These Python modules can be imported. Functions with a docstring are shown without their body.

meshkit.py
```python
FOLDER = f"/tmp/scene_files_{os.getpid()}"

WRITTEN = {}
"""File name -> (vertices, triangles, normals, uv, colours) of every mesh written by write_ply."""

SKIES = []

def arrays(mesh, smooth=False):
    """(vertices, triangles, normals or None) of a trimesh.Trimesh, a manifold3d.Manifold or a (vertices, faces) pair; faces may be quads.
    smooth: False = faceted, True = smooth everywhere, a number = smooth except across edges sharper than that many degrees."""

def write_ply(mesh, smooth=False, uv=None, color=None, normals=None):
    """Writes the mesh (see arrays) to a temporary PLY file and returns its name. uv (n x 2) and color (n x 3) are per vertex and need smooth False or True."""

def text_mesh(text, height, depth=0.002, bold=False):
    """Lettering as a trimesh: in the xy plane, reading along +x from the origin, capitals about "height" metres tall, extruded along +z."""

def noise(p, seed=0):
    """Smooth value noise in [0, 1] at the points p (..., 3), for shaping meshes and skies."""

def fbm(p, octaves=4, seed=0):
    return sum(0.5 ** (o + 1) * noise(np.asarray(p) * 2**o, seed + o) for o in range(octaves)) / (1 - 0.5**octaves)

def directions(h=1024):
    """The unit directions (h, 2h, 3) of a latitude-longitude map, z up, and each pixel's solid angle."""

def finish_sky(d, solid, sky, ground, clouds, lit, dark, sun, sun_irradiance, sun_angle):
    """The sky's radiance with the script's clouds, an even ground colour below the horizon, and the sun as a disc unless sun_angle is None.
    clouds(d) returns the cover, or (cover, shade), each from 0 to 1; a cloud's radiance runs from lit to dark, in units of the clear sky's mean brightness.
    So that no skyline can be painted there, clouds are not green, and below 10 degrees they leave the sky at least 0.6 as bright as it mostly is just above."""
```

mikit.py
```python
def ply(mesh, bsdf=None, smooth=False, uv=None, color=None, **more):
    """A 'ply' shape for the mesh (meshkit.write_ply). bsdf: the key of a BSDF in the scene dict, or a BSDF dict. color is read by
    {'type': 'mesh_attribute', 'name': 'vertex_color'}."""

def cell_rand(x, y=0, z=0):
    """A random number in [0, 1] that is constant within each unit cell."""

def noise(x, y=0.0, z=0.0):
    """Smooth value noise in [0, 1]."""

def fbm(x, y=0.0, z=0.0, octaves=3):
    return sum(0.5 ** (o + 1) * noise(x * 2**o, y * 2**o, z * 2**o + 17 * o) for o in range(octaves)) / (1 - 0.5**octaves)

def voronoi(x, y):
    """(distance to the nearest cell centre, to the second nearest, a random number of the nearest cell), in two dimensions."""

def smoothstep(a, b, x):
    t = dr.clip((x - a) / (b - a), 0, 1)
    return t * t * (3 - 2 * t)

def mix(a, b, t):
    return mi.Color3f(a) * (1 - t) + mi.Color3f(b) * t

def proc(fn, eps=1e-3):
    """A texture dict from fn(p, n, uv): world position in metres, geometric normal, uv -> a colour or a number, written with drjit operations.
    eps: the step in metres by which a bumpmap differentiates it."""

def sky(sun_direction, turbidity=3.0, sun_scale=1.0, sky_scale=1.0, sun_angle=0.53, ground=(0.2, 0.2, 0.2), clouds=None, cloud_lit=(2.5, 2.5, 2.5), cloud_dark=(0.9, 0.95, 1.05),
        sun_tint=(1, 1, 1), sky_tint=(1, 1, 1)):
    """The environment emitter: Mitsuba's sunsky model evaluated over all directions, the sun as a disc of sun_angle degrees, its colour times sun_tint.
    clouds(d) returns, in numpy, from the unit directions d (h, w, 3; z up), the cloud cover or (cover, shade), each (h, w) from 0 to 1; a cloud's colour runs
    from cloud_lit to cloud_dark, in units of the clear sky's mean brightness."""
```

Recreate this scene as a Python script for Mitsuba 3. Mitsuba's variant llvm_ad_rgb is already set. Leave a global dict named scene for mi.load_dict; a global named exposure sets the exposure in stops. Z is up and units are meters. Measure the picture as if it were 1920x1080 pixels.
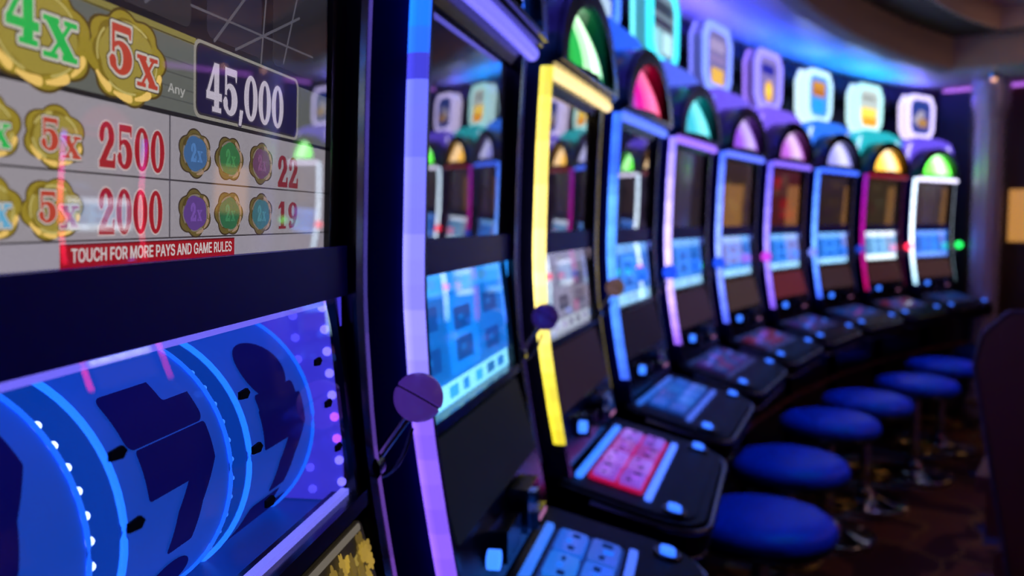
import math, random
import numpy as np, trimesh, shapely
from shapely import affinity
from shapely.geometry import Polygon, box as sbox, Point
from scipy.interpolate import CubicSpline
import drjit as dr, mitsuba as mi, mikit, meshkit

random.seed(7); rng = np.random.default_rng(7)
scene, labels = {}, {}
T = mi.ScalarTransform4f
CAM_Z = 1.40                                   # eye of a seated guest, above the floor

# ------------------------------------------------------------------ camera, light, exposure
PITCH = 0.0761
scene['camera'] = {'type': 'thinlens', 'fov': 2 * math.degrees(math.atan(960 / 1647.3)), 'fov_axis': 'x',
                   'aperture_radius': 0.0028, 'focus_distance': 0.60, 'near_clip': 0.02, 'far_clip': 100,
                   'to_world': T().look_at(origin=[0, 0, CAM_Z], target=[0, math.cos(PITCH), CAM_Z - math.sin(PITCH)], up=[0, 0, 1])}
exposure = 0.0

# ------------------------------------------------------------------ the bank: ten machines on a curve
P0, T0, T1, T2, DTH = (-0.2039, 0.2404), 0.10225, 0.07717, 0.000818, 0.04104
ROW, PITCH_M, W = [], 0.74, 0.5905
_x, _t = np.array(P0), None
for _i in range(12):
    t = T0 + T1 * _i + T2 * _i * _i
    if _t is not None:
        a = 0.5 * (t + _t); _x = _x + PITCH_M * np.array([math.sin(a), math.cos(a)])
    ROW.append((_x.copy(), t + DTH)); _t = t

class Frame:
    """u along the bank, n out of the machine's front, z up from the eye's height."""
    def __init__(s, o, th):
        s.o = np.array([o[0], o[1], CAM_Z]); s.u = np.array([math.sin(th), math.cos(th), 0.0]); s.n = np.array([math.cos(th), -math.sin(th), 0.0])
        s.th = th
    def pts(s, p):
        p = np.asarray(p, float); return s.o + p[..., :1] * s.u + p[..., 1:2] * s.n + p[..., 2:] * np.array([0, 0, 1.0])
FR = [Frame(*r) for r in ROW]
ID = None
SEQ = {}

def key_for(base):
    k = base; n = 0
    while k in SEQ:
        n += 1; k = f'{base}_{n:03d}'
    SEQ[k] = 1
    return k

def put(base, mesh, bsdf, fr=None, smooth=False, emit=None, color=None, weight=None, label=None):
    """One entry of the scene. mesh: (vertices, triangles) or a Trimesh, in the frame's u, n, z (z from eye height) or, without a frame, in world metres."""
    v, f = (np.asarray(mesh.vertices, float), np.asarray(mesh.faces)) if hasattr(mesh, 'faces') else (np.asarray(mesh[0], float), np.asarray(mesh[1]))
    if f.shape[1] == 4: f = np.vstack([f[:, [0, 1, 2]], f[:, [0, 2, 3]]])
    if fr is not None: v, f = fr.pts(v), f[:, ::-1]
    k = key_for(base)
    more = {}
    if emit is not None:
        if color is not None: rad = {'type': 'mesh_attribute', 'name': 'vertex_color', 'scale': 1.0}
        else: rad = {'type': 'rgb', 'value': [float(c) for c in emit]}
        more['emitter'] = {'type': 'area', 'radiance': rad, 'sampling_weight': float(weight if weight is not None else 0.0)}
    scene[k] = mikit.ply((v, f), bsdf, smooth=smooth, color=color, **more)
    if label: labels[k] = {'label': label}
    return k

def tag(k, label=None, cat=None, group=None, kind=None):
    labels[k] = {a: b for a, b in (('label', label), ('category', cat), ('group', group), ('kind', kind)) if b}

# ------------------------------------------------------------------ materials
def rgb(*c): return {'type': 'rgb', 'value': [float(x) for x in c]}
def mat(name, **k): scene[name] = {'type': 'twosided', 'bsdf': dict(**k)}
def pr(name, col, rough=.4, metal=0., spec=.5, coat=0., **k):
    mat(name, type='principled', base_color=col if isinstance(col, dict) else rgb(*col), roughness=rough, metallic=metal, specular=spec, clearcoat=coat, clearcoat_gloss=.95, **k)
pr('mat_black_gloss', (.003, .003, .008), .17, 0, .5)
pr('mat_bezel_navy', (.015, .015, .42), .4, 0, .25)
pr('mat_deck', (.003, .003, .008), .42, 0, .10)
pr('mat_navy_gloss', (.005, .006, .085), .26, 0, .5)
pr('mat_black_matte', (.008, .008, .010), .5)
pr('mat_black_rubber', (.006, .006, .007), .7, spec=.2)
pr('mat_chrome', (.62, .62, .66), .12, 1.)
pr('mat_dark_chrome', (.20, .20, .26), .18, 1.)
pr('mat_lamp', (.35, .35, .38), .35)
pr('mat_print', (.10, .10, .10), .5, spec=.1)
pr('mat_print_dark', (.004, .004, .02), .5, spec=.1)
pr('mat_print_navy', (.004, .006, .055), .5, spec=.1)
pr('mat_knob', (.22, .075, .52), .30, 0, .45)
pr('mat_seat_vinyl', (.006, .045, .36), .42, 0, .4)
pr('mat_seat_shell', (.006, .006, .012), .3)
pr('mat_gold', (.55, .38, .08), .25, 1.)
pr('mat_wall', (.02, .02, .06), .55)
pr('mat_soffit', (.55, .55, .62), .38, 0, .5)
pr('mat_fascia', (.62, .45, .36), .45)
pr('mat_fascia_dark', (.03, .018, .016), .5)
pr('mat_ceiling', (.55, .38, .42), .7)
pr('mat_red_rail', (.20, .035, .03), .35)
pr('mat_leather', (.32, .075, .05), .38, 0, .5)
pr('mat_leather_piping', (.20, .10, .17), .3)
pr('mat_reel', (.14, .20, .55), .5)
pr('mat_reel_side', (.02, .03, .10), .35)
pr('mat_pewter', (.70, .55, .80), .40, .3)
scene['mat_glass'] = {'type': 'thindielectric', 'int_ior': 1.75}
pr('mat_lens', (.10, .10, .10), .12, 0, .6)

def carpet_fn(p, n, uv):
    x, y = p.x, p.y
    w = mikit.fbm(x * 2.3, y * 2.3, 1.0) * 3.0
    a, b, r = mikit.voronoi(x * 2.1 + w * .35, y * 2.1 - w * .3)
    swirl = mikit.smoothstep(.42, .5, mikit.noise(x * 5 + w, y * 5 - w, 3.))
    c = mikit.mix((.10, .034, .030), (.26, .090, .045), swirl)
    c = mikit.mix(c, (.04, .05, .20), mikit.smoothstep(.62, .70, r) * mikit.smoothstep(.34, .28, a))
    c = mikit.mix(c, (.42, .23, .06), mikit.smoothstep(.05, .02, b - a) * .7)
    return c * (.7 + .6 * mikit.noise(x * 260, y * 260))
pr('mat_carpet', mikit.proc(carpet_fn), .9, spec=.15)
def wood_fn(p, n, uv):
    g = mikit.fbm((p.x + p.y) * 9, p.z * 1.2, 4.)
    return mikit.mix((.055, .022, .012), (.12, .052, .026), g)
pr('mat_wood', mikit.proc(wood_fn), .32, spec=.5)

# ------------------------------------------------------------------ mesh helpers (local u, n, z)
def bx(u0, u1, n0, n1, z0, z1):
    v = np.array([[u, n, z] for u in (u0, u1) for n in (n0, n1) for z in (z0, z1)], float)
    return trimesh.Trimesh(v, [[0, 1, 3], [0, 3, 2], [4, 6, 7], [4, 7, 5], [0, 4, 5], [0, 5, 1], [2, 3, 7], [2, 7, 6], [0, 2, 6], [0, 6, 4], [1, 5, 7], [1, 7, 3]], process=False)
def cat(*m):
    return trimesh.util.concatenate([x for x in m])
def ext(poly, h):
    """2-D polygon(s) extruded along +third axis."""
    ps = getattr(poly, 'geoms', [poly])
    return cat(*[trimesh.creation.extrude_polygon(p, h, engine='earcut') for p in ps if p.area > 1e-10])
def swap(m, cols):
    """axes permuted; the winding is repaired."""
    v = np.asarray(m.vertices)[:, cols]
    det = np.linalg.det(np.eye(3)[cols])
    return trimesh.Trimesh(v, m.faces if det > 0 else m.faces[:, ::-1], process=False)
def nz_ext(poly, u0, u1):          # a polygon in (n, z), extruded along u
    m = ext(poly, u1 - u0); m = swap(m, [2, 0, 1]); m.apply_translation([u0, 0, 0]); return m
def uz_ext(poly, n0, n1):          # a polygon in (u, z), extruded along n
    m = ext(poly, n1 - n0); m = swap(m, [0, 2, 1]); m.apply_translation([0, n0, 0]); return m
def tube(pts, r, sides=10, caps=True, squash=None):
    p = np.asarray(pts, float); r = np.broadcast_to(r, (len(p),))
    t = np.gradient(p, axis=0); t /= np.linalg.norm(t, axis=1, keepdims=True) + 1e-12
    up = np.array([0, 0, 1.]) if abs(t[0][2]) < .9 else np.array([0, 1., 0])
    a = np.cross(t, up); a /= np.linalg.norm(a, axis=1, keepdims=True) + 1e-12
    b = np.cross(t, a)
    g = np.arange(sides) * 2 * np.pi / sides
    v = p[:, None] + r[:, None, None] * (np.cos(g)[None, :, None] * a[:, None] + np.sin(g)[None, :, None] * b[:, None])
    f = []
    for i in range(len(p) - 1):
        for j in range(sides):
            q = [i * sides + j, i * sides + (j + 1) % sides, (i + 1) * sides + (j + 1) % sides, (i + 1) * sides + j]
            f += [[q[0], q[2], q[1]], [q[0], q[3], q[2]]]
    v = v.reshape(-1, 3)
    if caps:
        n = len(v); v = np.vstack([v, p[:1], p[-1:]]); e = (len(p) - 1) * sides
        for j in range(sides):
            f += [[n, j, (j + 1) % sides], [n + 1, e + (j + 1) % sides, e + j]]
    m = trimesh.Trimesh(v, f, process=False)
    if m.volume < 0: m.invert()
    return m
def rrect(x0, x1, y0, y1, r):
    return sbox(x0 + r, y0 + r, x1 - r, y1 - r).buffer(r, quad_segs=5)
def lathe(profile, sections=40):
    return trimesh.creation.revolve(np.asarray(profile, float), sections=sections)

_TXT = {}
def text_poly(text, bold=True):
    """Lettering as a polygon scaled to the unit box."""
    if (text, bold) not in _TXT:
        m = meshkit.text_mesh(text, 1.0, .1, bold)
        top = m.triangles[(m.face_normals[:, 2] > .9)]
        p = shapely.union_all([Polygon(t[:, :2]).buffer(1e-4) for t in top])
        x0, y0, x1, y1 = p.bounds
        _TXT[text, bold] = affinity.scale(affinity.translate(p, -x0, -y0), 1 / (x1 - x0), 1 / (y1 - y0), origin=(0, 0))
    return _TXT[text, bold]
def text_in(text, u0, u1, z0, z1, bold=True, grow=0., shear=0.):
    q = serif(text) if bold else None
    p = affinity.scale(text_poly(text, bold) if q is None else q, u1 - u0, z1 - z0, origin=(0, 0))
    if shear: p = affinity.skew(p, xs=shear, origin=(0, 0))
    p = affinity.translate(p, u0, z0)
    return p.buffer(grow, quad_segs=3) if grow else p
def text_per_char(chars, u0, u1, z0, z1, gap=.08, grow=0., narrow=(), bold=True):
    """Tall condensed lettering: every character fills its own slot; those in narrow take a small one."""
    ws = [(.30 if c in narrow else 1.) for c in chars]
    s = (u1 - u0) / (sum(ws) + gap * (len(chars) - 1)); out = []; x = u0
    for c, w in zip(chars, ws):
        zz = (z0, z1) if c not in ',.' else (z0 - .16 * (z1 - z0), z0 + .18 * (z1 - z0))
        out.append(text_in(c, x, x + s * w, *zz, bold=bold, grow=grow)); x += s * (w + gap)
    return shapely.union_all(out)

def _st(pts, w0, w1=None):
    p = np.asarray(pts, float); w = np.linspace(w0, w1 if w1 is not None else w0, len(p))
    return shapely.union_all([shapely.MultiPoint([tuple(p[k]), tuple(p[k + 1])]).convex_hull.buffer((w[k] + w[k + 1]) / 4, cap_style='round', quad_segs=4) for k in range(len(p) - 1)])
def _arc(cx, cy, rx, ry, a0, a1, n=14):
    t = np.radians(np.linspace(a0, a1, n)); return [(cx + rx * math.cos(x), cy + ry * math.sin(x)) for x in t]
def _ell(cx, cy, rx, ry):
    return affinity.translate(affinity.scale(Point(0, 0).buffer(1, quad_segs=12), rx, ry, origin=(0, 0)), cx, cy)
def serif(ch):
    """Heavy condensed slab-serif figures, in the unit box."""
    B = sbox
    if ch == '0': return _ell(.5, .5, .50, .51).difference(_ell(.5, .5, .17, .40))
    if ch == '2':
        top = _ell(.47, .69, .45, .32).difference(_ell(.44, .66, .13, .22)).intersection(shapely.union_all([B(0, .68, 1, 1.1), B(.44, .42, 1, 1)]))
        return shapely.union_all([top, Point(.17, .70).buffer(.15), Polygon([(.92, .62), (.60, .66), (.34, .42), (.02, .13), (.02, .0), (.36, .10), (.62, .34)]), B(.02, .0, .94, .17), Polygon([(.80, .0), (.97, .0), (.99, .33), (.88, .33)])])
    if ch == '5':
        bowl = _ell(.48, .34, .48, .34).difference(_ell(.42, .33, .15, .22)).difference(B(-.1, .30, .40, .58))
        return shapely.union_all([bowl, Point(.16, .24).buffer(.14), B(.12, .42, .24, 1.), B(.12, .84, .88, 1.0), Polygon([(.80, .84), (.93, 1.), (.90, .74), (.84, .74)]), Polygon([(.14, .48), (.24, .52), (.44, .60), (.50, .66), (.30, .66), (.14, .58)])])
    if ch == '4': return shapely.union_all([B(.50, .0, .80, 1.), B(.38, .0, .94, .10), Polygon([(.50, 1.), (.66, 1.), (.20, .38), (.04, .38)]), B(.02, .24, .98, .40)])
    if ch == 'x': return shapely.union_all([Polygon([(.02, .94), (.36, .94), (.98, .06), (.64, .06)]), Polygon([(.74, .94), (.88, .94), (.28, .06), (.14, .06)]), B(-.02, .86, .46, 1.), B(.60, .86, 1.02, 1.), B(-.02, 0, .42, .14), B(.54, 0, 1.02, .14)])
    if ch == '1': return shapely.union_all([B(.36, .0, .68, 1.), B(.16, .0, .88, .10), Polygon([(.36, 1.), (.12, .80), (.12, .72), (.40, .80)])])
    if ch == '9': return affinity.rotate(shapely.union_all([_ell(.5, .32, .48, .32).difference(_ell(.5, .32, .16, .21)), Polygon([(.02, .32), (.34, .38), (.5, .78), (.86, 1.), (.40, .94), (.10, .66)]), Point(.76, .84).buffer(.14)]), 180, origin=(.5, .5))
    return None

# ------------------------------------------------------------------ the machine's profile
S = CubicSpline([-.60, -.50, -.424, -.295, -.191, -.14, -.088, 0, .116, .286, .40], [.068, .050, .035, .013, .0, -.003, -.0055, -.0045, -.001, .008, .014])
NT = lambda z: -.036 + (np.asarray(z) + .023) * .0353           # top display, leaning over the player by two degrees
NG = lambda z: -.036 + (-.068 - np.asarray(z)) * .100           # reel window, sloping out towards the player
UL, UR = .040, .545
def on_plane(poly, nf, h, thick=.0003):
    """Flat print: a (u, z) polygon laid on the sloping plane n = nf(z), h in front of it."""
    m = ext(poly, thick); v = np.asarray(m.vertices)
    w = np.stack([v[:, 0], nf(v[:, 1]) + h + v[:, 2], v[:, 1]], 1)
    return trimesh.Trimesh(w, m.faces[:, ::-1], process=False)
def profile_poly(z0, z1, back, off=.004):
    zs = np.linspace(z0, z1, 26)
    return Polygon([(float(S(z)) + off, z) for z in zs] + [(back, z1), (back, z0)])

# meshes that all machines share
SIDE = [nz_ext(profile_poly(-.50, .300, -.42), 0, .022), nz_ext(profile_poly(-.50, .300, -.42, -.015), W - .022, W)]
CASE = cat(bx(.022, W - .022, -.42, -.40, -.50, .30), bx(.022, W - .022, -.40, -.07, .285, .30), bx(.022, W - .022, -.40, -.24, -.03, .0), bx(.022, W - .022, -.40, -.02, -.50, -.47))
def band(u0, u1, z0, z1, nf0, nf1, depth=.03):
    v = [[u, n, z] for u in (u0, u1) for n, z in ((nf0, z0), (nf1, z1), (nf1 - depth, z1), (nf0 - depth, z0))]
    return trimesh.Trimesh(v, [[0, 1, 2], [0, 2, 3], [4, 6, 5], [4, 7, 6], [0, 4, 5], [0, 5, 1], [3, 2, 6], [3, 6, 7], [1, 5, 6], [1, 6, 2], [0, 3, 7], [0, 7, 4]], process=False)
HB = .007
BEZEL_TOP = band(.022, W - .022, .262, .300, NT(.262) + HB, NT(.262) + .022, .05)
BEZEL_MID = band(.022, W - .022, -.068, -.023, NG(-.068) + HB, NT(-.023) + HB)
BEZEL_LOW = band(.022, W - .022, -.262, -.248, NG(-.262) + HB, NG(-.248) + HB)
BEZEL_STILE = [cat(band(a, b, -.249, -.067, NG(-.249) + hb, NG(-.067) + hb, .0085), band(a, b, -.0675, -.0225, NG(-.0675) + hb - .001, NT(-.0225) + hb - .001, .0085), band(a2, b2, -.023, .262, NT(-.023) + hb, NT(.262) + hb, .0085)) for a, b, a2, b2, hb in ((.022, UL, .022, UL, HB), (UR, W - .022, .533, W - .022, .0025))]
LOWER_FRONT = cat(band(.022, W - .022, -.395, -.262, float(S(-.395)) - .014, NG(-.262) + HB - .012), band(.022, W - .022, -.50, -.395, float(S(-.5)) - .014, float(S(-.395)) - .014))
DISPLAY = cat(on_plane(sbox(UL - .004, -.027, UR + .004, .266), NT, -.0045, .0015))
GLASS_T = trimesh.Trimesh([[UL - .004, NT(-.026), -.026], [UR + .004, NT(-.026), -.026], [UR + .004, NT(.266), .266], [UL - .004, NT(.266), .266]], [[0, 1, 2], [0, 2, 3]], process=False)
GLASS_R = trimesh.Trimesh([[UL - .004, NG(-.252), -.252], [UR + .004, NG(-.252), -.252], [UR + .004, NG(-.064), -.064], [UL - .004, NG(-.064), -.064]], [[0, 1, 2], [0, 2, 3]], process=False)

def strip_mesh(u, z0, z1, cells, colfn, r=.0125, lead=0.0, inner=True):
    """A diffuser tube that follows the profile, in cells of one colour each: (mesh, colours)."""
    vs, fs, cs, at = [], [], [], 0
    zs = np.linspace(z0, z1, cells + 1); sides = 12
    g = np.arange(sides) * 2 * np.pi / sides
    for k in range(cells):
        for z in (zs[k], zs[k + 1]):
            c = np.stack([u + .62 * r * np.cos(g), float(S(z)) - .002 + lead + r * np.sin(g), np.full(sides, z)], 1)
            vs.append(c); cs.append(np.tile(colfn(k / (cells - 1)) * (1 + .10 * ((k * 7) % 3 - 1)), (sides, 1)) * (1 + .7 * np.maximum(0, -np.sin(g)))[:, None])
        for j in range(sides):
            a, b = at + j, at + (j + 1) % sides
            fs += [[a, b, b + sides], [a, b + sides, a + sides]]
        vs += [np.array([[u, float(S(zs[k])) - .002 + lead, zs[k] + .0004]]), np.array([[u, float(S(zs[k + 1])) - .002 + lead, zs[k + 1] - .0004]])]
        cs.append(np.tile(colfn(k / (cells - 1)), (2, 1)))
        for j in range(sides):
            fs += [[at + 2 * sides, at + (j + 1) % sides, at + j], [at + 2 * sides + 1, at + sides + j, at + sides + (j + 1) % sides]]
        at += 2 * sides + 2
    m = trimesh.Trimesh(np.vstack(vs), fs, process=False)
    return m, np.vstack(cs)

# arch hood and lens
def arch(half, height, z0, power=1.75, n=28):
    t = np.linspace(0, np.pi, n)
    x, y = np.cos(t), np.sin(t)
    return [(W / 2 + half * np.sign(a) * abs(a) ** (2 / power) , z0 + height * abs(b) ** (2 / power)) for a, b in zip(x, y)]
HOOD_OUT = Polygon(arch(.297, .208, .300, 2.0))
HOOD_IN = Polygon(arch(.238, .142, .318, 1.8))
HOOD_BACK = -.225
HOOD = cat(uz_ext(HOOD_OUT.difference(HOOD_IN), -.05, .024), uz_ext(HOOD_OUT.buffer(-.006).difference(HOOD_IN.buffer(.004)), .022, .034), uz_ext(HOOD_OUT, HOOD_BACK, -.05))
LENS_Z0 = .321
def lens_mesh(k, n_seg=9):
    """One fluted facet of the bulging arch lens."""
    half, height = .234, .138
    e = np.linspace(-1, 1, n_seg + 1); e = np.sign(e) * abs(e) ** .85
    us = np.linspace(e[k], e[k + 1], 7); rows = 10; v = []
    for r in np.linspace(0, 1, rows):
        for j, x in enumerate(us):
            h = height * max(0, 1 - abs(x) ** 1.9) ** (1 / 1.9)
            flute = .004 * math.sin(math.pi * j / 6)
            v.append([W / 2 + half * x, -.012 + .050 * (1 - x * x) * (1 - r ** 1.6) + flute * (1 - r), LENS_Z0 + h * r])
    f = []
    for r in range(rows - 1):
        for j in range(6):
            a = r * 7 + j; f += [[a, a + 8, a + 1], [a, a + 7, a + 8]]
    return trimesh.Trimesh(v, f, process=False)
LENS = [lens_mesh(k) for k in range(9)]

# reels
RC, RR = (-.150, -.178), .098
REEL_U = [(.072, .208), (.240, .372), (.402, .532)]
def outward(m):
    d = m.triangles_center - np.array([0, RC[0], RC[1]]); d[:, 0] = 0
    bad = (m.face_normals * d).sum(1) < 0; f = m.faces.copy(); f[bad] = f[bad][:, ::-1]
    return trimesh.Trimesh(m.vertices, f, process=False)
def drum(u0, u1, r, a0, a1, seg=26, thick=0):
    a = np.linspace(a0, a1, seg); v = np.array([[u, RC[0] + r * math.cos(t), RC[1] + r * math.sin(t)] for u in (u0, u1) for t in a])
    f = []
    for i in range(seg - 1): f += [[i, seg + i, seg + i + 1], [i, seg + i + 1, i + 1]]
    return outward(trimesh.Trimesh(v, f, process=False))
def wheel_side(u, r0=.020, r1=.097, w=.003):
    m = ext(Point(0, 0).buffer(r1, quad_segs=12).difference(Point(0, 0).buffer(r0, quad_segs=6)), w)
    m = swap(m, [2, 0, 1]); m.apply_translation([u, RC[0], RC[1]]); return m
def wrapped(poly, r, a_mid, seg=.006):
    """A (u, arc length) polygon wrapped on the drum."""
    poly = shapely.segmentize(poly, seg)
    x0, y0, x1, y1 = poly.bounds; tri = []
    for y in np.arange(y0, y1, .005):
        part = poly.intersection(sbox(x0 - 1, y, x1 + 1, y + .005))
        for g in getattr(part, 'geoms', [part]):
            if g.geom_type == 'Polygon' and g.area > 1e-9: tri += list(shapely.constrained_delaunay_triangles(g).geoms)
    v, f = [], []
    for t in tri:
        c = list(t.exterior.coords)[:3]; k = len(v); v += [[x, RC[0] + r * math.cos(a_mid + y / RR), RC[1] + r * math.sin(a_mid + y / RR)] for x, y in c]; f.append([k, k + 1, k + 2])
    return outward(trimesh.Trimesh(v, f, process=False))
def rim(u, r=.0995, a0=-1.3, a1=1.35, t=.0035):
    a = np.linspace(a0, a1, 30)
    return tube([[u, RC[0] + r * math.cos(x), RC[1] + r * math.sin(x)] for x in a], t, 6)

# deck
DA = math.radians(14)
def deck_pt(v):
    v = np.asarray(v, float); return np.stack([v[:, 0], v[:, 1] * math.cos(DA) + v[:, 2] * math.sin(DA) * .0 , -.50 - v[:, 1] * math.sin(DA) + v[:, 2]], 1)
def deck(m):
    return trimesh.Trimesh(deck_pt(m.vertices), m.faces, process=False)
def deck_slab(poly, h0, h1):        # (u, s) polygon
    m = ext(poly, h1 - h0); m.apply_translation([0, 0, h0]); return deck(m)
def _outline(grow=0):
    p = shapely.union_all([sbox(-.02 , -.03, W + .02, .20), rrect(-.02, W + .02, .0, .33, .10)])
    return p.buffer(grow, quad_segs=6)
OUT = _outline()
DECK_BODY = cat(deck_slab(OUT.buffer(-.012, quad_segs=6), -.075, -.004), deck_slab(OUT.buffer(-.004, quad_segs=6), -.055, -.020), deck_slab(OUT.buffer(-.03, quad_segs=6), -.004, .0))
def rim_path(grow, h):
    c = [q for q in list(_outline(grow).exterior.coords)]
    c = np.array(c)[:, :2]; c = c[np.argsort(np.arctan2(c[:, 1] - .05, c[:, 0] - W / 2))]
    c = c[c[:, 1] > -.03 + .0]
    return deck_pt(np.hstack([c, np.full((len(c), 1), h)]))
DECK_RIM = tube(rim_path(-.004, -.016), .0065, 8)
DECK_TRIM = tube(rim_path(-.014, -.072), .0045, 6)

# ------------------------------------------------------------------ builders
def lerp_cols(stops):
    xs = [s[0] for s in stops]; cs = np.array([s[1] for s in stops], float)
    return lambda t: np.array([np.interp(t, xs, cs[:, k]) for k in range(3)])

def button_caps(style, n_cols):
    out = []
    for row in range(2):
        for c in range(n_cols):
            w = .40 / n_cols
            u0 = .085 + c * w; s0 = .082 + row * .055
            out.append(deck_slab(rrect(u0 + .006, u0 + w - .006, s0, s0 + .046, .007), .004, .013))
    return out

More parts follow.
